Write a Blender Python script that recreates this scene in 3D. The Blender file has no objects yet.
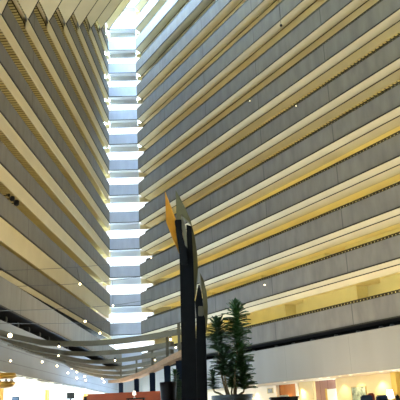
import bpy, bmesh, math, random
from mathutils import Vector, Matrix
random.seed(7)
COL = bpy.context.scene.collection
SKY, UP, CORR, EXPO = 105.0, 4900.0, 290.0, 0.0
HC = 1.0                                    # eye height of the seated viewer
F, PITCH, ROLL = 700.0, 0.2985, 0.0464      # focal length in pixels of a 400 px frame

# ---------------------------------------------------------------- measuring
def ray(x, y):
    c, s = math.cos(ROLL), math.sin(ROLL); a = x-200; b = 200-y
    X = a*c+b*s; U = -a*s+b*c
    return Vector((X, F*math.cos(PITCH)-U*math.sin(PITCH), F*math.sin(PITCH)+U*math.cos(PITCH)))
def at(x, y, D):                            # point of the place at depth D (metres along +Y)
    r = ray(x, y); r = r*(D/r.y); return Vector((r.x, r.y, r.z+HC))
def at_z(x, y, z):                          # point at a height above the floor
    r = ray(x, y); r = r*((z-HC)/r.z); return Vector((r.x, r.y, z))
def on_plane(C, n, x, y):                   # point on a vertical plane
    r = ray(x, y); t = (n[0]*C[0]+n[1]*C[1])/(n[0]*r.x+n[1]*r.y); return Vector((r.x*t, r.y*t, r.z*t+HC))

# ---------------------------------------------------------------- materials
def mat(name, col, rough=0.6, metal=0.0, noise=0.0, scale=5.0, emit=None, strength=0.0, bump=0.0, joints=None, stretch=None, spec=0.15):
    m = bpy.data.materials.new(name); m.use_nodes = True
    nt = m.node_tree; N = nt.nodes; L = nt.links; b = N['Principled BSDF']
    b.inputs['Roughness'].default_value = rough; b.inputs['Metallic'].default_value = metal
    b.inputs['Specular IOR Level'].default_value = spec
    b.inputs['Base Color'].default_value = (*col, 1)
    last = None
    if noise or bump:
        tc = N.new('ShaderNodeTexCoord'); mp = N.new('ShaderNodeMapping'); L.new(tc.outputs['Object'], mp.inputs['Vector'])
        if stretch: mp.inputs['Scale'].default_value = stretch
        no = N.new('ShaderNodeTexNoise'); no.inputs['Scale'].default_value = scale; no.inputs['Detail'].default_value = 6
        L.new(mp.outputs[0], no.inputs['Vector'])
        if noise:
            mr = N.new('ShaderNodeMapRange'); mr.inputs['From Min'].default_value = .3; mr.inputs['From Max'].default_value = .7
            mr.inputs['To Min'].default_value = 1-noise; mr.inputs['To Max'].default_value = 1+noise
            L.new(no.outputs['Fac'], mr.inputs['Value'])
            vm = N.new('ShaderNodeVectorMath'); vm.operation = 'SCALE'; vm.inputs[0].default_value = col
            L.new(mr.outputs[0], vm.inputs['Scale']); last = vm.outputs[0]
        if bump:
            bp = N.new('ShaderNodeBump'); bp.inputs['Strength'].default_value = bump; bp.inputs['Distance'].default_value = .02
            L.new(no.outputs['Fac'], bp.inputs['Height']); L.new(bp.outputs[0], b.inputs['Normal'])
    if joints:                               # (direction, spacing, width): thin dark joints between cast panels
        tc = N.new('ShaderNodeTexCoord'); d = N.new('ShaderNodeVectorMath'); d.operation = 'DOT_PRODUCT'
        L.new(tc.outputs['Object'], d.inputs[0]); d.inputs[1].default_value = joints[0]
        md = N.new('ShaderNodeMath'); md.operation = 'FLOORED_MODULO'; L.new(d.outputs['Value'], md.inputs[0]); md.inputs[1].default_value = joints[1]
        lt = N.new('ShaderNodeMath'); lt.operation = 'LESS_THAN'; L.new(md.outputs[0], lt.inputs[0]); lt.inputs[1].default_value = joints[2]
        mx = N.new('ShaderNodeMix'); mx.data_type = 'RGBA'; L.new(lt.outputs[0], mx.inputs[0])
        if last: L.new(last, mx.inputs[6])
        else: mx.inputs[6].default_value = (*col, 1)
        mx.inputs[7].default_value = (col[0]*.6, col[1]*.6, col[2]*.6, 1)
        last = mx.outputs[2]
    if last: L.new(last, b.inputs['Base Color'])
    if emit:
        b.inputs['Emission Color'].default_value = (*emit, 1); b.inputs['Emission Strength'].default_value = strength
    return m

# ---------------------------------------------------------------- mesh helpers
def quad(bm, pts):
    return bm.faces.new([bm.verts.new(p) for p in pts])
def hexa(bm, a, b):                          # a, b: two matching loops of points, joined and capped
    va = [bm.verts.new(p) for p in a]; vb = [bm.verts.new(p) for p in b]; n = len(a)
    bm.faces.new(va); bm.faces.new(vb[::-1])
    for i in range(n): bm.faces.new((va[i], vb[i], vb[(i+1) % n], va[(i+1) % n]))
def box(bm, x0, x1, y0, y1, z0, z1):
    hexa(bm, [(x0,y0,z0),(x1,y0,z0),(x1,y1,z0),(x0,y1,z0)], [(x0,y0,z1),(x1,y0,z1),(x1,y1,z1),(x0,y1,z1)])
def obj(name, bm, m, parent=None, smooth=False, bevel=0):
    if bevel:
        bmesh.ops.bevel(bm, geom=[e for e in bm.edges], offset=bevel, segments=2, affect='EDGES', clamp_overlap=True)
    bmesh.ops.recalc_face_normals(bm, faces=bm.faces)
    me = bpy.data.meshes.new(name); bm.to_mesh(me); bm.free()
    if m: me.materials.append(m)
    if smooth:
        for p in me.polygons: p.use_smooth = True
    o = bpy.data.objects.new(name, me); COL.objects.link(o)
    if parent: o.parent = parent; o.matrix_parent_inverse = Matrix.Translation(-parent.location) if parent.location.length else Matrix()
    return o
def NB(): return bmesh.new()
def tag(o, label, cat, group=None, kind=None):
    if label: o['label'] = label
    if cat: o['category'] = cat
    if group: o['group'] = group
    if kind: o['kind'] = kind
    return o
def thing(name, label, cat, loc=(0,0,0), group=None):
    o = bpy.data.objects.new(name, None); COL.objects.link(o); o.location = loc; o.empty_display_size = .2
    return tag(o, label, cat, group)
def struct(o, label=None):
    o['kind'] = 'structure'
    if label: o['label'] = label
    return o
def lathe(bm, prof, c=(0,0,0), n=24):
    rings = []
    for r, z in prof:
        rings.append([bm.verts.new((c[0]+r*math.cos(2*math.pi*i/n), c[1]+r*math.sin(2*math.pi*i/n), c[2]+z)) for i in range(n)])
    for a, b in zip(rings, rings[1:]):
        for i in range(n): bm.faces.new((a[i], a[(i+1) % n], b[(i+1) % n], b[i]))
    bm.faces.new(rings[0][::-1]); bm.faces.new(rings[-1])
def tube(bm, pts, r, n=6, r1=None):
    pts = [Vector(p) for p in pts]; rings = []
    for i, p in enumerate(pts):
        d = (pts[min(i+1, len(pts)-1)]-pts[max(i-1, 0)]).normalized()
        u = d.cross(Vector((0, 0, 1)));  u = u if u.length > .01 else Vector((1, 0, 0)); u.normalize(); v = d.cross(u)
        rr = r if r1 is None else r+(r1-r)*i/(len(pts)-1)
        rings.append([bm.verts.new(p+u*rr*math.cos(2*math.pi*k/n)+v*rr*math.sin(2*math.pi*k/n)) for k in range(n)])
    for a, b in zip(rings, rings[1:]):
        for i in range(n): bm.faces.new((a[i], a[(i+1) % n], b[(i+1) % n], b[i]))
    bm.faces.new(rings[0][::-1]); bm.faces.new(rings[-1])
def ball(bm, c, r, n=8):
    bmesh.ops.create_uvsphere(bm, u_segments=n, v_segments=n//2+1, radius=r, matrix=Matrix.Translation(c))

# ---------------------------------------------------------------- geometry of the atrium
CR = Vector((-6.7182, 73.1994)); CL = Vector((-9.9027, 73.0707))
DR = Vector((0.48694851, -0.87343068)); NR = Vector((0.87343068, 0.48694851))     # right wing runs along DR, its rooms lie towards NR
DL = Vector((-0.04039635, -0.99918373)); NL = Vector((-0.99918373, 0.04039635))
DZ = [-.12, -.0014, -.0144, .0047, .0158, .0107, .0473, .0218, .0472, .033, .0033, .0034, -.0046, -.0961, -.12, -.14]
def Z(k): return (1.7692+k+DZ[k])*3.0+HC
Z0 = 5.094+HC
PH = 1.36                                    # parapet height

M = {}
M['par_r'] = mat('parapet_concrete_right', (.17,.153,.13), .85, noise=.13, scale=1.6, stretch=(1,1,.35), bump=.2, joints=((*DR,0), 8.6, .09))
M['par_l'] = mat('parapet_concrete_left', (.185,.17,.138), .85, noise=.10, scale=1.6, stretch=(1,1,.35), bump=.2, joints=((*DL,0), 8.6, .09))
M['par_e'] = mat('parapet_concrete_end', (.33,.335,.35), .7, noise=.08, scale=1.6, stretch=(1,1,.35))
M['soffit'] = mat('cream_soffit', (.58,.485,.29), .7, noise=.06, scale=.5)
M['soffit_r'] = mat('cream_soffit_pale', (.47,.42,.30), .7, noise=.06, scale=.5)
M['soffit_in'] = mat('tan_beam', (.58,.49,.31), .7, noise=.06, scale=.5)
M['soffit_e'] = mat('daylight_tinted_soffit', (.50,.53,.58), .7)  # bluish daylight tint of the end wing put into the colour
M['dark_trim'] = mat('dark_edge_trim', (.035,.03,.02), .7)  # dark strips along parapet and soffit edges
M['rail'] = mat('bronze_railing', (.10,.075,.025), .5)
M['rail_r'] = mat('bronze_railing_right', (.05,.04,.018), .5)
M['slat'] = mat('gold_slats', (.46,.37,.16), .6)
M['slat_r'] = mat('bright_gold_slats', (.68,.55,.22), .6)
M['gap_shade'] = mat('dark_olive_gap_shade', (.05,.038,.012), .8)  # shade between the slats put into the colour
M['corr'] = mat('yellow_corridor_paint', (.78,.67,.30), .7, noise=.05, scale=.7)
M['corr_c'] = mat('yellow_corridor_ceiling', (.84,.70,.32), .7)
M['black'] = mat('black_recess_shade', (.006,.006,.006), .8)  # shade of the open recesses put into a black colour
M['fascia'] = mat('pale_fascia_plaster', (.27,.25,.22), .75, noise=.05, scale=.6, stretch=(1,1,.15), joints=((*DR,0), 7.0, .02))
M['fascia_l'] = mat('grey_fascia_panels', (.205,.21,.215), .7, noise=.05, scale=.6, joints=((0,0,1), .62, .03))
M['day'] = mat('daylit_window', (.3,.3,.3), .3, emit=(.86,.93,1.0), strength=1.5, noise=.1, scale=.8)
M['steel'] = mat('white_skylight_frame', (.7,.74,.8), .4)
M['floor'] = mat('warm_stone_floor', (.45,.36,.26), .5, noise=.15, scale=1.2)

def wing_pts(C, D, N):
    def P(t, o, z): return Vector((C.x+D.x*t+N.x*o, C.y+D.y*t+N.y*o, z))
    return P
def strip(bm, P, ts, prof):
    """sweep a profile [(offset, z)...] between ts=(fn t0(o), t1)"""
    t0, t1 = ts
    for (o0, z0), (o1, z1) in zip(prof, prof[1:]):
        quad(bm, [P(t0(o0), o0, z0), P(t1, o0, z0), P(t1, o1, z1), P(t0(o1), o1, z1)])
def balcony(parent, P, t0, t1, zb, pm, sm, sprof, inner=None, ph=PH, railh=.3, pitch=.31, rail_t=None, railm=None, trim=True, back=2.6, ceil_z=None, bays=False, corr=True, tback=None):
    """one storey: cast parapet, coping rail with balusters, soffit below, corridor behind"""
    bm = NB()
    loop = [(0, zb+.03), (0, zb+ph), (.22, zb+ph), (.22, zb+.03)]
    hexa(bm, [P(t0(o), o, z) for o, z in loop], [P(t1, o, z) for o, z in loop])
    par = obj('balcony_parapet', bm, pm, parent)
    bm = NB(); strip(bm, P, (t0, t1), sprof); obj('soffit', bm, sm, par)
    if inner:
        bm = NB(); strip(bm, P, (t0, t1), inner); obj('ceiling_beam', bm, M['soffit_in'], par)
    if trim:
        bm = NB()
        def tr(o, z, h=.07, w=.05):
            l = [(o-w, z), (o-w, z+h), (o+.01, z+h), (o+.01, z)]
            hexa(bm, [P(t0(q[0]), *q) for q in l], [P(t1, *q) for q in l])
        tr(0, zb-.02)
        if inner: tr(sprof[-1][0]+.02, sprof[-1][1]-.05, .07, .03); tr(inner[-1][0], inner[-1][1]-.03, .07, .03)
        obj('edge_trim', bm, M['dark_trim'], par)
    if railh:
        bm = NB(); a, b = rail_t or (t0(0), t1); zt = zb+ph
        l = [(.02, zt+railh-.06), (.02, zt+railh), (.10, zt+railh), (.10, zt+railh-.06)]
        hexa(bm, [P(a, *q) for q in l], [P(b, *q) for q in l])
        l = [(.0, zt), (.0, zt+.05), (.10, zt+.05), (.10, zt)]
        hexa(bm, [P(a, *q) for q in l], [P(b, *q) for q in l])
        t = a
        while t < b:
            w = pitch*.45
            hexa(bm, [P(t, .03, zt), P(t+w, .03, zt), P(t+w, .12, zt), P(t, .12, zt)],
                     [P(t, .03, zt+railh), P(t+w, .03, zt+railh), P(t+w, .12, zt+railh), P(t, .12, zt+railh)])
            t += pitch
        obj('railing', bm, railm or M['rail'], par)
    return par

def corridor(par, P, t0, t1, zb, back, zc, bays=False, o_in=.3, zfloor=None, phase=0.0):
    """corridor of this storey: floor slab, back wall with door bays, ceiling"""
    bm = NB(); zf = zb+.25
    quad(bm, [P(t0(.2), .2, zf), P(t1, .2, zf), P(t1, back+1.2, zf), P(t0(back+1.2), back+1.2, zf)])
    obj('walkway', bm, M['soffit_in'], par)
    bm = NB()
    pts = []
    if bays:
        t = -phase; pts.append((t0(back), back))
        while t < t1:
            for tt, oo in ((t+4.2, back), (t+4.2, back+1.0), (t+6.6, back+1.0), (t+6.6, back)):
                if t0(back) < tt < t1: pts.append((tt, oo))
            t += 8.6
        pts.append((t1, pts[-1][1]))
    else: pts = [(t0(back), back), (t1, back)]
    for (ta, oa), (tb, ob) in zip(pts, pts[1:]):
        quad(bm, [P(ta, oa, zf), P(tb, ob, zf), P(tb, ob, zc), P(ta, oa, zc)])
    obj('corridor_wall', bm, M['corr'], par)
    bm = NB(); quad(bm, [P(t0(o_in), o_in, zc), P(t1, o_in, zc), P(t1, back+1.2, zc), P(t0(back+1.2), back+1.2, zc)])
    obj('corridor_ceiling', bm, M['corr_c'], par)

def slats(par, P, t0, t1, z, o0, o1, pitch, sm='slat'):
    bm = NB(); t = t0
    while t < t1:
        l = [(o0, z), (o1, z), (o1, z+.05), (o0, z+.05)]
        hexa(bm, [P(t, *q) for q in l], [P(t+pitch*.5, *q) for q in l]); t += pitch
    obj('slatted_ceiling', bm, M[sm], par)
    bm = NB(); quad(bm, [P(t0, o0, z+.25), P(t1, o0, z+.25), P(t1, o1+.1, z+.25), P(t0, o1+.1, z+.25)]); obj('gap_shade_sheet', bm, M['gap_shade'], par)  # dark sheet added above the slats, stands in for shade in the gaps
def area(name, loc, sx, sy, power, col, rot):
    l = bpy.data.lights.new(name, 'AREA'); l.shape = 'RECTANGLE'; l.size = sx; l.size_y = sy; l.energy = power; l.color = col
    o = bpy.data.objects.new(name, l); COL.objects.link(o); o.location = loc; o.rotation_euler = rot; return o

# ---- right wing
WR = bpy.data.objects.new('wall_right', None); COL.objects.link(WR); struct(WR)
PR = wing_pts(CR, DR, NR)
tR = lambda o: (NR.y*o-.8)/-DR.y if o > .3 else -.3*o
NTOP = 16
for k in range(0, NTOP):
    zb = Z(k) if k else Z0-.12
    t1 = 62.0
    dn = -.12
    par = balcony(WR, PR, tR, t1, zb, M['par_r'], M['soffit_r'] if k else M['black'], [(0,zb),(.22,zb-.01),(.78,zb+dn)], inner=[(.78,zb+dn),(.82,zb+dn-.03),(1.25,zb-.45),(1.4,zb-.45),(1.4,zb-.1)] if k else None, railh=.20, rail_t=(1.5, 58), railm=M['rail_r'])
    zn = Z(k+1) if k+1 < NTOP else Z(k)+3
    corridor(par, PR, tR, t1, zb, 3.1, zn-.12, bays=True, phase=(k*3.1) % 8.6, o_in=1.1)
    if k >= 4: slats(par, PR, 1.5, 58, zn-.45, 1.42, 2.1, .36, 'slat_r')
# ---- end wing
WE = bpy.data.objects.new('wall_end', None); COL.objects.link(WE); struct(WE)
W_E = (CR-CL).length; DE = (CL-CR).normalized(); NE = Vector((0, 1))
PE = wing_pts(CR, DE, NE)
for k in range(0, 15):
    zb = Z(k) if k else Z0-.1
    z0 = lambda o: 0.0
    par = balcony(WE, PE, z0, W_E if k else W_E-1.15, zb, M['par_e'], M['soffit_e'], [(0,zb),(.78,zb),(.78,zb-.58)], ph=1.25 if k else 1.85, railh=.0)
    zn = Z(k+1)
    xl, xr, yw = CL.x-.5, CR.x+1.3, CR.y+.82
    bm = NB(); quad(bm, [(xl, yw, zb+.1), (xr, yw, zb+.1), (xr, yw, zn-.4), (xl, yw, zn-.4)])
    obj('window', bm, M['day'], par)
    bm = NB()
    for x in (xl+.05, CL.x+.2, CR.x+.75, xr-.05): box(bm, x-.03, x+.03, yw-.08, yw-.02, zb+.1, zn-.45)
    box(bm, xl, xr, yw-.08, yw-.02, zn-.62, zn-.56)
    obj('window_mullion', bm, M['steel'], par)
    bm = NB(); box(bm, xr, xr+3.5, yw, yw+.2, zb-.6, zn-.5); obj('end_panel', bm, M['soffit_r'], par)
    bm = NB(); box(bm, CR.x+.02, xr, yw-.16, yw-.1, zn-.64, zn-.12); box(bm, CL.x-.9, CL.x-.02, yw-.16, yw-.1, zn-.64, zn-.12); obj('side_header', bm, M['soffit'], par)
# ---- left wing
WL = bpy.data.objects.new('wall_left', None); COL.objects.link(WL); struct(WL)
PL = wing_pts(CL, DL, NL)
def kink_t(k): return 36.45-5.28*(k-6)
# back direction of the near wing at the kink is -NR ; mitre so that both meet
tL0 = lambda o: -.8 if o > .3 else 0.0
C0 = Vector((-8.75, 73.1)); D0 = (Vector((-9.2, 31.0))-C0).normalized(); N0 = Vector((D0.y, -D0.x))
PL0 = wing_pts(C0, D0, N0)
for k in range(0, 14):
    zb = Z(k) if k else Z0
    tk = max(kink_t(k), .35) if k <= 12 else .3
    if k == 0:
        par = balcony(WL, PL0, lambda o: 0.0, 66, zb, M['par_l'], M['black'], [(0,zb),(.3,zb)], railh=.0)
        bm = NB(); strip(bm, PL0, (lambda o: 0.0, 66), [(.2, zb+.25), (5.5, zb+.25)]); obj('walkway', bm, M['soffit_in'], par); continue
    e = {1: .32, 2: 1.25, 3: .85, 4: .8}.get(k, .66)
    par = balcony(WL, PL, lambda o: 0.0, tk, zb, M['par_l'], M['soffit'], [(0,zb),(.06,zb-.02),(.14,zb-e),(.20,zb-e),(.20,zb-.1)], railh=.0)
    if k == 1:
        bm = NB(); strip(bm, PL, (lambda o: 0.0, tk), [(.2, zb-.3), (3, zb-.3), (3, zb-3)]); obj('dark_recess', bm, M['black'], par)  # black sheets stand in for the shade of the open gap
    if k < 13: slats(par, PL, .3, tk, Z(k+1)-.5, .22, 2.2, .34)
    corridor(par, PL, tL0, tk+(9 if k < 12 else 2), zb, 2.4, (Z(k+1) if k < 13 else Z(k)+3)-.1, o_in=.3)
# ---- near wing (leans over the viewer, runs parallel to the right wing)
WN = bpy.data.objects.new('wall_near', None); COL.objects.link(WN); struct(WN)
for k in range(0, 14):
    tk = kink_t(k); K = Vector((CL.x+DL.x*tk, CL.y+DL.y*tk))
    if k == 13: K = CL+Vector((.05, -.1))
    PN = wing_pts(K, DR, -NR); zb = Z(k) if k else Z0
    # offset line start where it meets the left wing plane (mitre)
    cr = DR.x*NL.x+DR.y*NL.y
    tN = lambda o: 0.0
    t1 = 135.0
    bm = NB(); l = [(0, zb+.03), (0, zb+PH), (.22, zb+PH), (.22, zb+.03)]
    hexa(bm, [PN(0, *q) for q in l], [PN(t1, *q) for q in l]); par = obj('balcony_parapet', bm, M['par_l'], WN)
    bm = NB()
    # underside: starts on the left wing line so no gap opens at the corner
    b = 6.0
    A = PN(0, 0, zb); B = PN(t1, 0, zb); Cc = PN(t1, b, zb)
    # left wing line continued towards the viewer
    s = b/abs(DL.x*-NR.x+DL.y*-NR.y); Dd = Vector((K.x+DL.x*s, K.y+DL.y*s, zb))
    quad(bm, [A, B, Cc, Dd]); up = Vector((0, 0, .25)); quad(bm, [A+up, B+up, Cc+up, Dd+up])
    obj('soffit', bm, M['soffit'], par)
    bm = NB(); l = [(-.05, zb-.02), (-.05, zb+.07), (.01, zb+.07), (.01, zb-.02)]
    hexa(bm, [PN(0, *q) for q in l], [PN(t1, *q) for q in l]); obj('edge_trim', bm, M['dark_trim'], par)
    bm = NB(); quad(bm, [PN(0, 5.6, zb), PN(t1, 5.6, zb), PN(t1, 5.6, zb+3.1), PN(0, 5.6, zb+3.1)]); obj('corridor_wall', bm, M['corr'], par)

# ---- left wing below the first balcony: dark recess, panelled fascia
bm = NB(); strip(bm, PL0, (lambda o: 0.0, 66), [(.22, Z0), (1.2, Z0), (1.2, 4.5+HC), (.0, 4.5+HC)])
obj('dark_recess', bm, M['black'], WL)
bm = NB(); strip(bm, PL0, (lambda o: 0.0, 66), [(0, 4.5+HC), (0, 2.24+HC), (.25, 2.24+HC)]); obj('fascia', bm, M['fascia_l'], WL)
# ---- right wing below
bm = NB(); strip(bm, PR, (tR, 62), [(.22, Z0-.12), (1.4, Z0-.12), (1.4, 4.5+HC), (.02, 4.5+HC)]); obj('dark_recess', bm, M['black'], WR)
bm = NB(); strip(bm, PR, (tR, 62), [(0, 4.52+HC), (0, 2.08+HC), (.3, 2.08+HC)]); fr = obj('fascia', bm, M['fascia'], WR)
bm = NB(); quad(bm, [(CL.x-3, CR.y+.02, 4.95+HC), (CR.x, CR.y+.02, 4.95+HC), (CR.x, CR.y+.02, 2.1+HC), (CL.x-3, CR.y+.02, 2.1+HC)]); obj('fascia', bm, M['fascia'], WE)
bm = NB(); quad(bm, [(-30, 100, 0), (60, 100, 0), (60, -60, 0), (-30, -60, 0)]); struct(obj('floor', bm, M['floor']))
# roof and skylight over the slot
ZS = Z(15)+1.5
# roof slab over the right wing and skylight bars across the slot
bm = NB(); WEd = PR
quad(bm, [PR(-8, .4, ZS), PR(62, .4, ZS), PR(62, 14, ZS), PR(-8, 14, ZS)]); struct(obj('ceiling', bm, M['soffit_e']))
bm = NB(); quad(bm, [PR(46, -60, ZS+.1), PR(130, -60, ZS+.1), PR(130, 1, ZS+.1), PR(46, 1, ZS+.1)]); struct(obj('ceiling', bm, M['soffit_e']))
bm = NB(); quad(bm, [PR(62, .1, 0), PR(125, .1, 0), PR(125, .1, ZS), PR(62, .1, ZS)]); obj('blank_wall', bm, M['par_r'], WR)
bm = NB(); quad(bm, [PR(124, 1, 0), PR(124, -60, 0), PR(124, -60, ZS), PR(124, 1, ZS)]); struct(obj('wall_front', bm, M['soffit']))
sk = bpy.data.objects.new('window_1', None); COL.objects.link(sk); struct(sk)
bm = NB()
for i in range(14):
    t = -2+i*3.2
    hexa(bm, [PR(t, -8.5, ZS-.2), PR(t+.12, -8.5, ZS-.2), PR(t+.12, .4, ZS-.2), PR(t, .4, ZS-.2)],
             [PR(t, -8.5, ZS), PR(t+.12, -8.5, ZS), PR(t+.12, .4, ZS), PR(t, .4, ZS)])
obj('skylight_frame', bm, M['steel'], sk)
g = bpy.data.materials.new('skylight_glass'); g.use_nodes = True; nt = g.node_tree; nt.nodes.clear()
o_ = nt.nodes.new('ShaderNodeOutputMaterial'); mx = nt.nodes.new('ShaderNodeMixShader'); tr_ = nt.nodes.new('ShaderNodeBsdfTransparent'); gl = nt.nodes.new('ShaderNodeBsdfGlossy')
tr_.inputs[0].default_value = (.93,.96,1,1); gl.inputs['Roughness'].default_value = .05; mx.inputs[0].default_value = .06
nt.links.new(tr_.outputs[0], mx.inputs[1]); nt.links.new(gl.outputs[0], mx.inputs[2]); nt.links.new(mx.outputs[0], o_.inputs[0])
bm = NB(); quad(bm, [PR(-4, -8.5, ZS+.02), PR(40, -8.5, ZS+.02), PR(40, .4, ZS+.02), PR(-4, .4, ZS+.02)]); obj('skylight_glass', bm, g, sk)

# ---------------------------------------------------------------- light
w = bpy.data.worlds.new('sky'); bpy.context.scene.world = w; w.use_nodes = True; nt = w.node_tree; N = nt.nodes; L = nt.links
bg = N['Background']; tc = N.new('ShaderNodeTexCoord'); sx = N.new('ShaderNodeSeparateXYZ'); L.new(tc.outputs['Generated'], sx.inputs[0])
rp = N.new('ShaderNodeValToRGB'); L.new(sx.outputs['Z'], rp.inputs[0]); e = rp.color_ramp.elements
e[0].position = 0.05; e[0].color = (.006,.0053,.0042,1); e[1].position = .46; e[1].color = (.42,.66,1.0,1)
n_ = e.new(.36); n_.color = (.007,.0066,.006,1)
L.new(rp.outputs[0], bg.inputs[0]); bg.inputs[1].default_value = SKY
# ================================================================ things
M['navy'] = mat('dark_bronze_metal', (.006,.007,.009), .75, noise=.2, scale=6, spec=.06)
M['post'] = mat('navy_painted_post', (.007,.014,.030), .75, spec=.06)
M['olive'] = mat('olive_painted_steel', (.115,.105,.058), .7, noise=.06, scale=8)
M['orange'] = mat('orange_painted_steel', (.72,.35,.045), .5, noise=.05, scale=8)
M['pale_edge'] = mat('pale_steel_edge', (.20,.19,.15), .6)
M['beam'] = mat('taupe_pergola_beam', (.11,.10,.075), .8, noise=.08, scale=3)
M['wood'] = mat('brown_wood_band', (.24,.13,.06), .6, noise=.2, scale=4, stretch=(1,1,6))
M['leather'] = mat('orange_red_leather', (.42,.07,.015), .45, noise=.12, scale=3, spec=.4)
M['dleather'] = mat('dark_leather', (.015,.014,.014), .5)
M['leaf'] = mat('dark_green_leaf', (.022,.07,.016), .45, noise=.3, scale=9, spec=.4)
M['leaf2'] = mat('deep_green_leaf', (.014,.042,.014), .45, noise=.3, scale=9, spec=.4)
M['cane'] = mat('brown_grey_cane', (.16,.12,.07), .8, noise=.3, scale=20)
M['soil'] = mat('dark_soil', (.02,.014,.01), .95, noise=.3, scale=30)
M['pot'] = mat('blue_grey_metal_planter', (.05,.06,.07), .3, metal=.5, noise=.08, scale=4)
M['gloss'] = mat('black_glazed_ceramic', (.004,.003,.004), .35, spec=.05)
M['wall_y'] = mat('warm_cream_wall', (.66,.52,.28), .7, noise=.04, scale=1)
M['wall_w'] = mat('pale_cream_wall', (.72,.62,.46), .7, noise=.03, scale=1)
M['gold'] = mat('gold_painted_pillar', (.55,.36,.08), .45, noise=.06, scale=2)
M['brass'] = mat('brass', (.62,.36,.08), .3, metal=.8, noise=.1, scale=5)
M['mauve'] = mat('mauve_wall', (.36,.20,.17), .7, noise=.05, scale=2, joints=((*DR,0), .9, .05))
M['owood'] = mat('orange_wood_panel', (.42,.14,.025), .45, noise=.2, scale=2, stretch=(1,1,.2))
M['bdoor'] = mat('brown_wood_door', (.22,.07,.015), .4, noise=.2, scale=2, stretch=(3,3,.3))
M['white'] = mat('white_paint', (.78,.76,.70), .5)
M['frame'] = mat('gilt_frame', (.48,.36,.15), .4, metal=.4)
M['canvas'] = mat('grey_green_landscape_print', (.26,.30,.22), .6, noise=.7, scale=3.5)
M['canvas2'] = mat('grey_print', (.22,.23,.22), .6, noise=.4, scale=5)
M['bulb'] = mat('warm_lamp_glass', (1,.9,.7), .4, emit=(1,.80,.45), strength=9)
M['down'] = mat('downlight_glass', (1,.9,.7), .4, emit=(1,.82,.52), strength=1.6)
M['shade'] = mat('glowing_white_lampshade', (.9,.85,.75), .6, emit=(1,.92,.75), strength=1.6)
M['screen'] = mat('blue_grey_screen', (.10,.16,.24), .3, emit=(.12,.2,.32), strength=.6)
M['dscreen'] = mat('dark_screen', (.03,.035,.035), .3)
M['blk'] = mat('black_metal', (.01,.01,.01), .5)
M['cable'] = mat('dark_steel_cable', (.06,.06,.06), .5)
M['curtain'] = mat('peach_curtain', (.78,.64,.48), .8, noise=.12, scale=8, stretch=(6,6,.1), emit=(1,.75,.5), strength=.25)  # faint glow put into the cloth, which is no lamp
M['oran'] = mat('amber_column', (.70,.36,.08), .6, noise=.05, scale=3)
M['pale_globe'] = mat('pale_globe', (.5,.48,.42), .15, spec=.8)
M['fix'] = mat('dull_grey_housing', (.10,.10,.10), .5)
M['navyf'] = mat('navy_upholstery', (.02,.035,.08), .7, noise=.2, scale=12)
M['redf'] = mat('dark_red_upholstery', (.22,.03,.02), .7, noise=.2, scale=12)

def prism(bm, px, D, th, dz=0):
    """outline given at depth D, real thickness th"""
    a = [at(x, y, D) for x, y in px]
    hexa(bm, a, [p+Vector((0, th, 0)) for p in a])
def splines(pts, n=8):
    pts = [Vector(p) for p in pts]; out = []
    P = [2*pts[0]-pts[1]]+pts+[2*pts[-1]-pts[-2]]
    for i in range(1, len(P)-2):
        a, b, c, d = P[i-1:i+3]
        for j in range(n):
            t = j/n; out.append(.5*((2*b)+(c-a)*t+(2*a-5*b+4*c-d)*t*t+(3*b-3*c+d-a)*t**3))
    out.append(pts[-1]); return out
def ribbon(bm, pts, w, h):
    rings = []
    for i, p in enumerate(pts):
        d = (pts[min(i+1, len(pts)-1)]-pts[max(i-1, 0)]); d.z = 0; d.normalize(); n = Vector((-d.y, d.x, 0))*w/2; u = Vector((0, 0, h/2))
        rings.append([bm.verts.new(q) for q in (p-n-u, p+n-u, p+n+u, p-n+u)])
    for a, b in zip(rings, rings[1:]):
        for k in range(4): bm.faces.new((a[k], a[(k+1) % 4], b[(k+1) % 4], b[k]))
    bm.faces.new(rings[0][::-1]); bm.faces.new(rings[-1])

# ---- sculptures
def base(t, c, D, r):
    bm = NB(); box(bm, c-r, c+r, D-r+.13, D+r+.13, 0, .08); obj('base_plate', bm, M['navy'], t, bevel=.01)
p0 = at(191, 460, 12)
S1 = thing('sculpture', 'tall dark steel sculpture topped by an orange blade and a long olive crescent', 'sculpture')
zf = lambda x, y, D: Vector((at(x, y, D).x, D, 0))
def column(px, D, th, parent, xb0, xb1):
    """px: outline above the frame's lower edge; continued down to the floor"""
    bm = NB(); a = [at(x, y, D) for x, y in px]
    a = [zf(xb0, 470, D), zf(xb1, 470, D)]+a
    hexa(bm, a, [p+Vector((0, th, 0)) for p in a]); return obj('column', bm, M['navy'], parent, bevel=.008)
column([(197,400),(195.6,330),(194.3,290),(193.2,262),(191.4,226),(186.3,224.5),(187,246),(183,248),(179.3,252),(180,275),(181,330),(182,400)], 12, .26, S1, 184, 200)
base(S1, p0.x, 12, .28)
bm = NB(); prism(bm, [(174,219.5),(181.2,219.5),(182,234),(186.8,252),(188,264),(181,264),(177.5,242)], 11.9, .16); obj('arm', bm, M['navy'], S1, bevel=.006)
bm = NB()
up_ = [(165,192,11.80),(175.3,218.8,11.86),(174,220.5,11.86),(166.2,222,11.74)]
lo_ = [(166.2,222,11.74),(174,220.5,11.86),(176.6,238,12.05),(181.8,254,12.1),(181.9,259.5,12.1),(178,251,11.98),(171.5,236,11.84)]
for poly in (up_, lo_):
    a = [at(x, y, D) for x, y, D in poly]; hexa(bm, a, [q+Vector((.01, .035, 0)) for q in a])
obj('orange_blade', bm, M['orange'], S1)['label'] = 'orange pointed blade'
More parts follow.
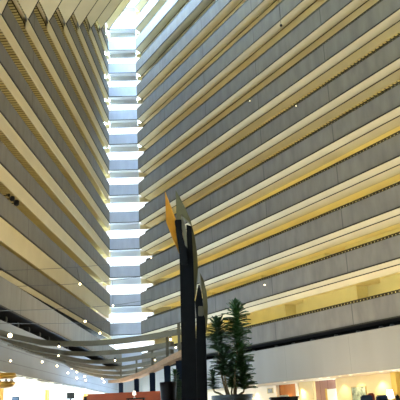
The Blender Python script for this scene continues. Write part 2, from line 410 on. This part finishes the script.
bm = NB(); prism(bm, [(175.6,190),(180,197.5),(186,209.5),(191,222),(195,238),(197.3,254),(198,268),(197,283),(195.2,297),(193.8,300),(193,262),(190.8,224),(184.5,218),(181.5,214),(180.8,219),(176.4,219)], 12.12, .10); obj('crescent_blade', bm, M['olive'], S1)['label'] = 'olive crescent blade'
bm = NB(); prism(bm, [(181.2,215),(184,218),(186.4,232),(187.4,248),(184,241),(181.8,228)], 11.95, .07); obj('edge_plate', bm, M['pale_edge'], S1)
S2 = thing('sculpture', 'shorter dark steel sculpture with olive crescent, half hidden behind the orange-topped one', 'sculpture')
column([(207.6,400),(206.2,345),(205.2,318),(203,314),(196.2,314),(196,400)], 13.6, .26, S2, 198, 210)
base(S2, at(203, 460, 13.6).x, 13.6, .26)
bm = NB(); prism(bm, [(200,272.5),(203.6,280),(206.6,292),(207.9,306),(207.6,319),(206.3,333),(205.2,331),(203.6,318),(203,300),(201.2,285)], 13.62, .10); obj('crescent_blade', bm, M['olive'], S2)['label'] = 'olive crescent blade'
bm = NB(); prism(bm, [(195,302),(198.6,284),(201,287),(203,304),(203.4,318),(196.5,318)], 13.7, .12); obj('arm', bm, M['navy'], S2, bevel=.006)
bm = NB(); prism(bm, [(198.2,306),(203.2,306),(203.2,315.5),(198.2,315.5)], 13.5, .12); obj('bracket', bm, M['beam'], S2, bevel=.01)
bm = NB(); prism(bm, [(199.8,272.5),(201.2,282),(201.4,292),(199.6,286)], 13.58, .03); obj('edge_plate', bm, M['pale_edge'], S2)

# ---- potted dracaena and its smaller neighbour
def leaf_crown(bm, c, r, h, n, rnd):
    for i in range(n):
        f = (i+.5)/n; z = c.z+h*f; a = i*2.399+rnd.random()*.5; L = r*(.75+.45*rnd.random())*(1.05-.45*max(0, f-.75)*4*.5)
        lift = .45+1.3*max(0, f-.7)/.3 + rnd.uniform(-.15, .25); w = L*.15
        d = Vector((math.cos(a), math.sin(a), 0)); s = Vector((-d.y, d.x, 0)); o = Vector((c.x, c.y, z)); prev = None
        for j, (q, ww) in enumerate(((0, .6), (.35, 1), (.7, .85), (1, .05))):
            p = o+d*L*q*math.cos(lift*.6)+Vector((0, 0, L*(math.sin(lift)*q-.28*q*q)))
            fold = Vector((0, 0, w*.35))
            cur = [bm.verts.new(p-s*w*ww+fold), bm.verts.new(p), bm.verts.new(p+s*w*ww+fold)]
            if prev:
                bm.faces.new((prev[0], prev[1], cur[1], cur[0])); bm.faces.new((prev[1], prev[2], cur[2], cur[1]))
            prev = cur
def dracaena(name, label, D, potx, rim_y, rpx, crowns, seed, pot_m, pot_label=None):
    rnd = random.Random(seed); px = D/700/math.cos(PITCH)*1.0
    top = at(potx, rim_y, D); R = rpx*D/700*1.03
    t = thing(name, label, 'plant', (top.x, D, 0))
    bm = NB(); lathe(bm, [(R*.72, 0), (R*.74, .03), (R*.97, top.z-.08), (R*1.0, top.z-.07), (R*1.0, top.z), (R*.93, top.z), (R*.92, top.z-.06), (R*.3, top.z-.06)], (top.x, D, 0), 40)
    pot = obj('planter_pot', bm, pot_m, t, smooth=False)
    bm = NB(); lathe(bm, [(R*.91, top.z-.055), (R*.4, top.z-.03), (.01, top.z-.02)], (top.x, D, 0), 24); obj('soil', bm, M['soil'], pot)
    for i, (x, yt, yb, r, dd) in enumerate(crowns):
        a = at(x, yb, D+dd); b = at(x, yt, D+dd); rr = r*D/700
        root = Vector((top.x+(x-potx)*D/700*.35, D+dd*.5, top.z-.04))
        bm = NB(); tube(bm, splines([root, (root+a)/2+Vector((rnd.uniform(-.04,.04), 0, 0)), a, a+(b-a)*.8], 5), .026, 7, .016); obj('cane', bm, M['cane'], t, smooth=True)
        bm = NB(); leaf_crown(bm, a, rr, (b.z-a.z)-rr*.45, int(50+3.0*(yb-yt)), rnd); obj('foliage', bm, M['leaf'] if i % 2 == 0 else M['leaf2'], t)
    return t
dracaena('potted_dracaena', 'tall potted dracaena with several dark green leafy canes in a round blue-grey planter', 16.0, 232, 395, 19.5,
    [(238,301,344,12.5,.0),(219,318,352,11.5,-.1),(241,342,372,13,.1),(225,346,376,12.5,-.15),(244,366,390,12,.1),(213.5,370,390,7,-.1),(232,362,388,9,.2)], 3, M['pot'])
dracaena('potted_shrub', 'small dark potted shrub between the black urn and the dark sculpture', 17.5, 178, 401, 7,
    [(175.5,369,392,5.5,0),(180.5,381,400,5,.1),(177,388,402,5,-.1)], 5, M['pot'])
c = at(168, 382, 15); R = .17
bm = NB(); lathe(bm, [(R*.62, 0), (R*.6, .05), (R*.66, .3), (R*.82, 1.0), (R*1.0, c.z-.12), (R*1.05, c.z-.02), (R*.98, c.z), (R*.85, c.z), (R*.8, c.z-.1), (.02, c.z-.12)], (c.x, 15, 0), 32)
tag(obj('urn', bm, M['gloss'], smooth=True), 'tall glossy black tapered urn beside the small shrub, right of the red booth', 'urn')

# ---- pergola with curved beams
ZC = HC+2.2
PG = thing('pergola', 'large open pergola of sweeping taupe curved beams on a row of navy posts', 'pergola', (at_z(150,357,ZC).x, at_z(150,357,ZC).y, 0))
beams = [[(-24,325),(0,333.5),(22,339),(45,343),(75,343.8),(105,342.5),(140,338.5),(179,332)],
 [(-24,326.5),(0,337.5),(30,347.5),(60,352.5),(85,353.8),(110,352.5),(140,349.5),(172,344)],
 [(10,343),(35,351),(60,357),(85,361.5),(110,361.3),(140,357.5),(172,351.5)],
 [(28,349.5),(50,356),(75,364),(100,367.8),(122,367.5),(145,364),(168,358)],
 [(45,355),(62,360.5),(82,368.5),(102,372.5),(122,373),(140,370.5),(155,366)],
 [(64,361),(80,370),(100,376),(120,377.5),(140,375)]]
for i, b in enumerate(beams):
    bm = NB(); ribbon(bm, splines([at_z(x, y, ZC-.02*i) for x, y in b], 8), .14, .15); obj('curved_beam', bm, M['beam'], PG)
posts = [(179,334,361),(167.2,346,366),(152.3,357,373),(136.6,366,379),(121,374,383)]
band = []
for x, y, yl in posts:
    p = at_z(x, y, ZC-.07); q = at(x, yl, p.y); band.append((q, p))
    bm = NB(); box(bm, p.x-.04, p.x+.04, p.y-.04, p.y+.04, q.z-.1, ZC+.22); up = obj('upper_post', bm, M['beam'], PG)
    w = .085 if x > 170 else .10
    bm = NB(); hexa(bm, [(q.x-w*.75, q.y-w, 0), (q.x+w*.75, q.y-w, 0), (q.x+w*.75, q.y+w, 0), (q.x-w*.75, q.y+w, 0)], [(q.x-w, q.y-w, q.z), (q.x+w, q.y-w, q.z), (q.x+w, q.y+w, q.z), (q.x-w, q.y+w, q.z)])
    obj('post', bm, M['post'], PG, bevel=.008)
pts = [at(192, 351, band[0][0].y-1.5)]+[q+Vector((0, -.15, .10)) for q, p in band]+[at(111, 381.5, band[-1][0].y+2)]
bm = NB(); ribbon(bm, splines(pts, 6), .30, .16); obj('curved_band', bm, M['wood'], PG)
for x, y in ((170.5,338.5),(175.8,346.5),(155,359),(142,370),(115,359.5),(59,345.5),(58.5,354.5)):
    p = at_z(x, y+1, ZC-.1); bm = NB(); ball(bm, p, .03); s = obj('spotlight', bm, M['bulb'], PG)
    bm = NB(); box(bm, p.x-.03, p.x+.03, p.y-.03, p.y+.03, p.z+.03, p.z+.10); obj('lamp_holder', bm, M['blk'], s)
p = at_z(10, 335.5, ZC-.1); bm = NB(); ball(bm, p, .055, 12); obj('spotlight', bm, M['bulb'], PG)

# ---- red booth in front of the posts
q0 = at(87, 394.5, 22); q1 = at(163, 393.5, 21.5)
BT = thing('banquette', 'long high-backed orange-red leather banquette below the pergola posts', 'banquette', ((q0.x+q1.x)/2, 22, 0))
bm = NB(); box(bm, q0.x, q1.x, 21.75, 22.0, .25, q0.z-.0); obj('backrest', bm, M['leather'], BT, bevel=.05)
bm = NB(); box(bm, q0.x+.02, q1.x, 22.02, 22.6, .18, .46); obj('seat', bm, M['leather'], BT, bevel=.05)
bm = NB(); box(bm, q0.x+.05, q1.x-.05, 21.8, 22.5, 0, .18); obj('plinth', bm, M['dleather'], BT)
bm = NB(); box(bm, q0.x-.06, q0.x+.03, 21.72, 22.6, .1, q0.z-.06); obj('end_panel', bm, M['dleather'], BT, bevel=.02)
# serving shelf with a small lamp, this side of the booth
s0 = at(127, 398.5, 20); s1 = at(145, 398.5, 20)
SH = thing('side_table', 'narrow dark side table in front of the red banquette', 'table', ((s0.x+s1.x)/2, 20, 0))
bm = NB(); box(bm, s0.x, s1.x, 19.8, 20.15, s0.z-.03, s0.z); obj('tabletop', bm, M['blk'], SH)
for xx in (s0.x+.04, s1.x-.04):
    bm = NB(); box(bm, xx-.02, xx+.02, 19.95, 20.0, 0, s0.z-.03); obj('leg', bm, M['blk'], SH)
l = Vector((at(134.5, 397, 20).x, 19.97, s0.z))
LT = thing('table_lamp', 'tiny pale lamp glowing on the dark side table by the red banquette', 'lamp', l)
bm = NB(); lathe(bm, [(.035, 0), (.035, .015), (.012, .03), (.012, .08), (.02, .09)], l, 12); obj('lamp_base', bm, M['white'], LT)
bm = NB(); lathe(bm, [(.05, .08), (.045, .14), (.03, .19)], l, 14); obj('lamp_shade', bm, M['shade'], LT)

# ---- light strings across the atrium
lines = [((-8,271,39),(60,265),(125,261),(150,258,66), [(80,284,12)]),
         ((-8,287,38.5),(55,283),(110,278.5),(150,275,66), [(113,305.5,15)]),
         ((-8,311,38),(50,307),(110,303),(152,299,64), []),
         ((-8,323.5,37),(55,321),(112,319),(152,316,62), [(85,321.5,10),(100,333,19)])]
desc = ['uppermost', 'second from top', 'third from top', 'lowest']
for i, (a, b, c_, d, bl) in enumerate(lines):
    A = on_plane(CL-NL*.1, NL, a[0], a[1]) if i < 2 else on_plane(C0-N0*.1, N0, a[0], a[1]); Dd = on_plane(CR-NR*.1, NR, d[0], d[1]); pts = []
    for j in range(17):
        f = j/16; p = A.lerp(Dd, f); p.z -= 1.0*math.sin(math.pi*f)*0.25; pts.append(p)
    t = thing('string_light', desc[i]+' of the thin cables strung across the atrium from the left wing', 'cable', A, 'cables strung across the atrium')
    bm = NB(); tube(bm, pts, .016, 5); obj('cable', bm, M['cable'], t)
    for x, y, _ in bl:
        # bulb hangs under the cable at its depth there
        p = min(pts, key=lambda q: abs((lambda r: r)(q.x/q.y)-ray(x, y).x/ray(x, y).y)); w_ = at(x, y, p.y)
        bm = NB(); ball(bm, w_, .075, 12); bo = obj('bulb', bm, M['bulb'], t)
        bm = NB(); tube(bm, [p, w_+Vector((0, 0, .1))], .012, 5); obj('drop_wire', bm, M['cable'], bo)
# low lights in front of the grey fascia, each on a bracket from it
fl = [(8,361),(40,362),(55,366),(70,368.5),(75,372),(75,378.3),(83,376.4),(84,380.3),(102,377),(100.8,378.6),(102.8,382),(66,373)]
for i, (x, y) in enumerate(fl):
    P_ = on_plane(C0, N0, x, y); q = P_-Vector((N0.x, N0.y, 0))*.12
    t = thing('wall_spotlight', 'small warm spotlight on the grey panelled fascia left of the pergola posts', 'spotlight', P_, 'small spotlights on the grey left fascia')
    bm = NB(); ball(bm, q, .018+.0009*P_.y, 10); obj('bulb', bm, M['bulb'], t)
    bm = NB(); tube(bm, [q, P_], .02, 6); obj('bracket', bm, M['blk'], t)
# floodlights on the left balcony rail
f3 = thing('floodlight', 'cluster of three black floodlights clamped on the left wing balcony edge', 'floodlight', on_plane(CL, NL, 8, 200))
for x, y, r in ((4,195.5,.08),(7.6,199,.14),(11.8,203.3,.16)):
    P_ = on_plane(CL, NL, x, y)-Vector((NL.x, NL.y, 0))*.28
    bm = NB(); lathe(bm, [(r*.6, -r), (r, -r*.6), (r*1.05, r*.5), (r*.8, r)], P_, 14); h = obj('lamp_head', bm, M['blk'], f3)
    bm = NB(); tube(bm, [P_, P_+Vector((NL.x*.3, NL.y*.3, 0))], .03, 6); obj('clamp', bm, M['blk'], h)
bm = NB(); a = on_plane(CL, NL, 3, 194.5); b = on_plane(CL, NL, 12.5, 204); n_ = Vector((NL.x, NL.y, 0))*.22; tube(bm, [a-n_, b-n_], .035, 6); obj('mounting_bar', bm, M['blk'], f3)
# pendant microphone in front of the right wing
a = at(277.5, -4, 30); b = at(281, 25.5, 30)
pm_ = thing('hanging_microphone', 'small black ball hanging on a thin wire before the upper right balconies', 'microphone', b)
bm = NB(); ball(bm, b, .07, 10); obj('microphone_head', bm, M['blk'], pm_)
bm = NB(); tube(bm, [b, Vector((b.x, b.y, ZS))], .012, 5); obj('wire', bm, M['cable'], pm_)
# little lamps on the balcony fronts
for x, y, C_, N_, lab in ((265.5,285,CR,NR,'tiny lamp on a lower right balcony front, right of the orange sculpture'),(297,106,CR,NR,'tiny lamp on an upper right balcony front, below and right of the hanging microphone'),(250.5,101,CR,NR,'tiny lamp on an upper right balcony front, below and left of the hanging microphone'),(132,183,CR,Vector((0,1)),'tiny warm lamp on an upper short end balcony'),(152,258,CR,NR,'tiny warm lamp where the end balcony meets the right wing')):
    P_ = on_plane(C_, N_, x, y); q = P_-Vector((N_.x, N_.y, 0))*.08
    bm = NB(); ball(bm, q, .05 if y > 150 else .035, 10); tag(obj('balcony_lamp', bm, M['bulb']), lab, 'lamp')

# ---- spotlights in the dark recesses
for x, y in ((95/6.67,0),):
    pass
def recess_lamp(P_, N_, grp, lab, s=1.0, m='cable'):
    t = thing('recess_spotlight', lab, 'spotlight', P_, grp)
    bm = NB(); box(bm, P_.x-.16*s, P_.x+.16*s, P_.y-.16*s, P_.y+.16*s, P_.z-.13*s, P_.z+.13*s); h = obj('housing', bm, M[m], t, bevel=.03)
for x, y in ((253,343.2),(276,340.5),(293,337.5),(312,334.5),(336,334),(358,329),(381,326),(392,324)):
    r = on_plane(CR+NR*.7, NR, x, y); r.z = 4.5+HC+.12+.001; recess_lamp(r, NR, 'spotlights in the dark right recess', 'dim grey spotlight in the black recess above the pale right fascia', .8, 'fix')
for x in (4,16,27,38,47,56,66):
    y = 316+.47*x; r = on_plane(C0+N0*.12, N0, x, y-2.5); r.z = 4.5+HC+.14; recess_lamp(r, N0, 'spotlights in the dark left recess', 'black box spotlight in the dark recess under the lowest left balcony', .9, 'blk')

# ---- right storefronts
ZFR = 2.08+HC
OS = 3.0
def tr_(x, y=390, o=OS):
    p = on_plane(CR+NR*o, NR, x, y); return (Vector((p.x, p.y))-CR).dot(DR), p.z
def rect(name, x0, x1, z0, z1, o, th, m, parent=None, bevel=0):
    t0 = tr_(x0, 390, o)[0]; t1 = tr_(x1, 390, o)[0]; bm = NB()
    hexa(bm, [PR(t0, o, z0), PR(t1, o, z0), PR(t1, o, z1), PR(t0, o, z1)], [PR(t0, o+th, z0), PR(t1, o+th, z0), PR(t1, o+th, z1), PR(t0, o+th, z1)])
    return obj(name, bm, m, parent, bevel=bevel)
def zz(x, y, o=OS): return tr_(x, y, o)[1]
bm = NB(); quad(bm, [PR(-2, .3, ZFR), PR(62, .3, ZFR), PR(62, 5, ZFR), PR(-2, 5, ZFR)]); obj('shop_ceiling', bm, M['wall_w'], WR)
rect('shop_wall', 140, 274, 0, ZFR, OS, .2, M['wall_w'], WR)
rect('shop_wall', 274, 298, zz(286, 383.5), ZFR, OS, .2, M['wall_y'], WR)
rect('shop_wall', 298, 313.5, 0, ZFR, OS, .2, M['wall_y'], WR)
rect('shop_wall', 313.5, 336.5, 0, ZFR, OS+.8, .2, M['mauve'], WR)
rect('shop_wall', 336.2, 392, 0, ZFR, OS, .2, M['wall_y'], WR)
rect('shop_wall', 391, 440, 0, ZFR, OS+.1, .2, M['wall_y'], WR)
# niche with orange wood panel
pn = rect('panelled_niche', 276, 296, 0, zz(286, 384), OS+.35, .08, M['owood']); tag(pn, 'orange wood panel in a cream framed doorway of the right storefront', 'panel')
rect('niche_frame', 273.4, 276.2, 0, zz(286, 383), OS-.1, .3, M['wall_w'], pn); rect('niche_frame', 295.5, 298, 0, zz(286, 383), OS-.1, .3, M['wall_w'], pn); rect('niche_lintel', 273.4, 298, zz(286, 384.3), zz(286, 382.5), OS-.1, .3, M['wall_w'], pn)
d = rect('door_1', 326, 336, 0, zz(331, 388.5), OS+.7, .06, M['white']); struct(d)
rect('door_frame', 325, 326, 0, zz(331, 387.7), OS+.62, .12, M['gold'], d)
def picture(name, lab, x0, x1, y0, y1, cm, fm):
    z1 = zz((x0+x1)/2, y0); z0 = zz((x0+x1)/2, y1); r = rect(name, x0, x1, z0, z1, OS-.07, .06, fm, None, .01); tag(r, lab, 'picture')
    rect('canvas', x0+.8, x1-.8, z0+.05, z1-.05, OS-.085, .03, cm, r); return r
picture('framed_picture', 'small dark grey framed picture on the pale wall right of the dracaena', 267, 273, 388, 393.5, M['canvas2'], M['frame'])
picture('framed_picture', 'large green-grey landscape picture on the lit yellow wall at right', 351, 366, 386.3, 402, M['canvas'], M['frame'])
g_ = rect('pillar', 392, 397, 0, ZFR, OS-.5, .5, M['gold']); tag(g_, 'gold pillar at the right edge of the storefront', 'pillar')
d2 = rect('door_2', 397, 412, 0, ZFR-.15, OS-.1, .1, M['bdoor']); struct(d2)
for x, y in ((342,0),(352.5,0),(384,0),(397,0),(330,0),(322,0),(303,0),(257,0),(286,0)):
    t = tr_(x, 390, .8)[0]; p = PR(t, .75, ZFR-.012)
    tl = thing('ceiling_downlight', 'round warm downlight in the ceiling strip under the right fascia', 'light', p, 'downlights under the right fascia')
    bm = NB(); lathe(bm, [(.14, -.015), (.15, .0), (.15, .01)], p, 16); r_ = obj('trim_ring', bm, M['white'], tl)
    bm = NB(); lathe(bm, [(.10, -.02), (.11, -.016)], p, 14); obj('lens', bm, M['down'], r_)
def spot(p, tgt, e, ang=60, col=(1,.80,.46)):
    l = bpy.data.lights.new('spot_lamp', 'SPOT'); l.energy = e; l.spot_size = math.radians(ang); l.spot_blend = .6; l.color = col; l.shadow_soft_size = .08
    o = bpy.data.objects.new('spot_lamp', l); COL.objects.link(o); o.location = p; o.rotation_euler = (tgt-p).to_track_quat('-Z', 'Y').to_euler()
for x, e_ in ((257,220),(303,300),(383,260),(345,140),(362,160),(330,120),(286,160)):
    t = tr_(x, 390)[0]; spot(PR(t, OS-.7, ZFR-.06), PR(t, OS+.1, 1.2), e_, 75)
p = PR(24, 1.9, ZFR-.05); area('shop_fill_strip', p, 44, .2, 300, (1,.82,.5), (0, 0, math.atan2(DR.y, DR.x)))  # unseen strip added to brighten the storefront walls
# furniture before the right storefront (only the tops reach into the picture)
def armchair(name, lab, x0, x1, ytop, D, m, grp=None):
    a = at(x0, ytop, D); b = at(x1, ytop, D); t = thing(name, lab, 'armchair', ((a.x+b.x)/2, D, 0), grp); h = a.z
    bm = NB(); box(bm, a.x, b.x, D-.08, D+.08, .3, h); obj('backrest', bm, m, t, bevel=.03)
    bm = NB(); box(bm, a.x+.02, b.x-.02, D+.08, D+.62, .28, .48); obj('seat', bm, m, t, bevel=.04)
    for sx in (a.x+.02, b.x-.09):
        bm = NB(); box(bm, sx, sx+.07, D+.08, D+.6, .45, .68); obj('armrest', bm, m, t, bevel=.02)
        for sy in (D-.04, D+.55):
            bm = NB(); box(bm, sx+.01, sx+.06, sy, sy+.05, 0, .3); obj('leg', bm, M['blk'], t)
    return t
armchair('armchair', 'navy high-backed armchair below the landscape picture', 360.5, 372, 395.5, 20, M['navyf'])
armchair('armchair', 'dark red armchair between the navy armchairs under the lit wall', 367.5, 374, 393.3, 21.3, M['redf'])
armchair('armchair', 'wide dark navy armchair left of the white table lamp', 376, 387, 395.3, 19.6, M['navyf'])
armchair('armchair', 'small dark armchair at the right edge, beyond the white lamp', 395.5, 399, 394.6, 18.6, M['dleather'])
def cabinet(name, lab, x0, x1, ytop, D, m, topm, extra=None):
    a = at(x0, ytop, D); b = at(x1, ytop, D); t = thing(name, lab, 'cabinet', ((a.x+b.x)/2, D+.25, 0))
    bm = NB(); box(bm, a.x, b.x, D, D+.5, .06, a.z-.05); bd = obj('cabinet_body', bm, m, t, bevel=.01)
    bm = NB(); box(bm, a.x-.03, b.x+.03, D-.03, D+.53, a.z-.05, a.z); obj('countertop', bm, topm, t, bevel=.008)
    for f in (0, .5):
        w = (b.x-a.x)/2; bm = NB(); box(bm, a.x+w*2*f+.02, a.x+w*2*f+w-.02, D-.025, D, .1, a.z-.1); dr_ = obj('door', bm, m, t, bevel=.005)
        bm = NB(); box(bm, a.x+w*2*f+w*.8, a.x+w*2*f+w*.84, D-.05, D-.025, a.z*.5, a.z*.5+.12); obj('handle', bm, M['brass'], dr_)
    return t, a, b
cabinet('cabinet', 'low dark cabinet with brown top just right of the dracaena planter', 240, 252, 394.3, 24, M['dleather'], M['wood'])
tc, a, b = cabinet('cabinet', 'black host stand cabinet in front of the orange wood panel', 271, 298, 397.3, 24, M['dleather'], M['blk'])
bm = NB(); e1 = at(280, 397, 24.1); e2 = at(289, 397, 24.1); hexa(bm, [(e1.x, 24.1, a.z+.001), (e2.x, 24.1, a.z+.001), (e2.x, 24.4, a.z+.001), (e1.x, 24.4, a.z+.001)], [(e1.x, 24.1, a.z+.04), (e2.x, 24.1, a.z+.04), (e2.x, 24.4, a.z+.06), (e1.x, 24.4, a.z+.06)]); tag(obj('open_book', bm, M['white']), 'pale book lying on the black host stand cabinet', 'book')
# white table lamp at the right, on its own small table
lp = at(390, 394.6, 20.3)
tt = thing('side_table', 'small round side table under the white table lamp at the right', 'table', (lp.x, 20.3, 0))
bm = NB(); lathe(bm, [(.22, 0), (.22, .02), (.03, .05), (.03, .78), (.24, .80), (.24, .83)], (lp.x, 20.3, 0), 24); obj('pedestal', bm, M['owood'], tt)
tl = thing('table_lamp', 'white glowing table lamp among the dark armchairs at the right edge', 'lamp', (lp.x, 20.3, .83))
bm = NB(); lathe(bm, [(.08, .83), (.08, .85), (.04, .9), (.07, 1.05), (.02, 1.25), (.015, 1.42)], (lp.x, 20.3, 0), 18); obj('lamp_base', bm, M['white'], tl)
zt = at(390, 389.5, 20.3).z
bm = NB(); lathe(bm, [(.12, zt-.24), (.085, zt)], (lp.x, 20.3, 0), 20); obj('lamp_shade', bm, M['shade'], tl)

# ---- left: ceiling, windows and furniture beyond the fascia
ZL = 2.24+HC
A2 = Vector((-13.3, 33)); B2 = Vector((-9.9, 73)); DW = (B2-A2).normalized(); NW = Vector((-DW.y, DW.x))
PW = wing_pts(A2, DW, NW)
bm = NB(); quad(bm, [(-9.2, 20, ZL), (-8.75, 73.1, ZL), (-9.9, 73.1, ZL), (-14.4, 20, ZL)]); obj('lounge_ceiling', bm, M['wall_w'], WL)
def tw(x, y=392):
    p = on_plane(A2, NW, x, y); return (Vector((p.x, p.y))-A2).dot(DW), p.z
def wrect(name, x0, x1, z0, z1, o, th, m, parent=None):
    t0 = tw(x0)[0]; t1 = tw(x1)[0]; bm = NB()
    hexa(bm, [PW(t0, o, z0), PW(t1, o, z0), PW(t1, o, z1), PW(t0, o, z1)], [PW(t0, o+th, z0), PW(t1, o+th, z0), PW(t1, o+th, z1), PW(t0, o+th, z1)])
    return obj(name, bm, m, parent)
for i, (x0, x1) in enumerate(((-30, 0.5), (1.5, 32), (47.6, 84), (92, 108))):
    wd = wrect('window_%d' % (i+2), x0, x1, .3, ZL-.12, .1, .05, M['day']); struct(wd)
    wrect('window_frame', x0, x1, ZL-.2, ZL, .02, .06, M['wall_w'], wd)
for x0, x1, m, lab in ((0,1.5,'oran','narrow amber column at the far left edge of the lounge windows'),(45,47.6,'oran','amber column between the two bright lounge windows'),(84,92,'oran','pale amber column where the lounge windows meet the red banquette')):
    c_ = wrect('column', x0, x1, 0, ZL, -.15, .35, M[m]); tag(c_, lab, 'column')
cu = wrect('curtain', 32, 45, .1, ZL-.05, -.02, .08, M['curtain']); tag(cu, 'peach curtain left of the amber column in the lounge windows', 'curtain')
for x, y in ((23,377.5),(35,379),(39,381.5),(26,380),(52,382.3),(18,384),(60,384.5),(45,383),(76,387.5),(84,388.5)):
    p = at_z(x, y, ZL-.012)
    tl = thing('ceiling_downlight', 'warm round downlight in the lounge ceiling below the grey left fascia', 'light', p, 'downlights in the left lounge ceiling')
    bm = NB(); lathe(bm, [(.15, -.012), (.16, .01)], p, 16); r_ = obj('trim_ring', bm, M['white'], tl)
    bm = NB(); lathe(bm, [(.09, -.02), (.095, -.013)], p, 14); obj('lens', bm, M['down'], r_)
def screen(lab, x0, x1, y0, y1, D, m):
    a = at(x0, y0, D); b = at(x1, y1, D); t = thing('monitor', lab, 'monitor', ((a.x+b.x)/2, D, 0))
    bm = NB(); box(bm, a.x, b.x, D, D+.05, b.z, a.z); h = obj('housing', bm, M['blk'], t, bevel=.01)
    bm = NB(); box(bm, a.x+.03, b.x-.03, D-.006, D, b.z+.03, a.z-.03); obj('screen', bm, m, h)
    bm = NB(); box(bm, (a.x+b.x)/2-.03, (a.x+b.x)/2+.03, D+.01, D+.05, 0, b.z); obj('stand', bm, M['blk'], t)
screen('blue-grey monitor before the bright window at the lower left corner', 12, 19, 396.8, 403, 30, M['screen'])
screen('dark monitor before the bright window left of the red banquette', 66.8, 74.4, 392.8, 398.6, 34, M['dscreen'])
# brass lamp at the far left
c_ = at(3, 386.5, 24)
bl = thing('ceiling_lamp', 'broad brass ceiling lamp with glass globes at the far left edge', 'lamp', c_)
bm = NB(); lathe(bm, [(.02, -.06), (.25, -.03), (.36, .03), (.40, .10), (.36, .14), (.1, .16)], c_, 32); obj('brass_dish', bm, M['brass'], bl, smooth=True)
bm = NB(); lathe(bm, [(.34, .24), (.42, .36), (.40, .42), (.05, .42)], c_, 32); obj('ceiling_plate', bm, M['brass'], bl)
bm = NB(); lathe(bm, [(.42, .0), (.50, .05), (.46, .09)], c_+Vector((-.05, 0, .26)), 32); obj('brass_ring', bm, M['brass'], bl)
for dx, dz in ((.30,.16),(.12,.17),(-.1,.17)):
    bm = NB(); ball(bm, c_+Vector((dx, -.1, dz)), .06, 12); obj('globe', bm, M['pale_globe'], bl, smooth=True)
# sun through the skylight is veiled by cloud: sky light only.  Unseen upward areas added at floor level to brighten the soffits
WARM = (1.0,.84,.56)
area('added_uplight', (-12, -16, .3), 12, 14, UP*.65, WARM, (math.pi, 0, 0))
area('added_uplight', (14, 22, .3), 10, 18, UP*.5, WARM, (math.pi, 0, 0))
area('added_uplight', (2, 38, .3), 14, 16, UP*.6, (1,.86,.62), (math.pi, 0, 0))
area('added_cool_fill', (-7.2, 56, .3), 3, 22, UP*1.05, (.50,.72,1), (math.pi, 0, 0))  # unseen cool area added to give the far end its bluish light
for k in range(0, 10):      # strip lamps along the corridors, behind the parapets
    p = PR(29, 1.7, Z(k)+.6); a = math.atan2(DR.y, DR.x)
    area('corridor_lamp', p, 58, .12, CORR*(1.5 if k < 4 else 1.2), (1.0,.86,.42), (math.pi, 0, a))
for k in range(1, 13):
    tk = max(kink_t(k), .5) ; p = PL(max(tk-5, .5)/2, 1.2, Z(k)+.6); a = math.atan2(DL.y, DL.x)
    area('corridor_lamp', p, max(tk-5, .5), .12, CORR*.4*tk/58, (1.0,.82,.40), (math.pi, 0, a))

cam = bpy.data.cameras.new('camera'); cam.lens = F/400*36; cam.sensor_width = 36; cam.clip_end = 500; cam.clip_start = .1
co = bpy.data.objects.new('camera', cam); COL.objects.link(co)
c, s = math.cos(ROLL), math.sin(ROLL)
R0 = Vector((1, 0, 0)); U0 = Vector((0, -math.sin(PITCH), math.cos(PITCH))); Fw = Vector((0, math.cos(PITCH), math.sin(PITCH)))
right = c*R0-s*U0; up = s*R0+c*U0
m3 = Matrix((right, up, -Fw)).transposed(); co.matrix_world = Matrix.Translation((0, 0, HC)) @ m3.to_4x4()
sc = bpy.context.scene; sc.camera = co
sc.view_settings.view_transform = 'Standard'; sc.view_settings.look = 'None'; sc.view_settings.gamma = 1; sc.view_settings.exposure = EXPO
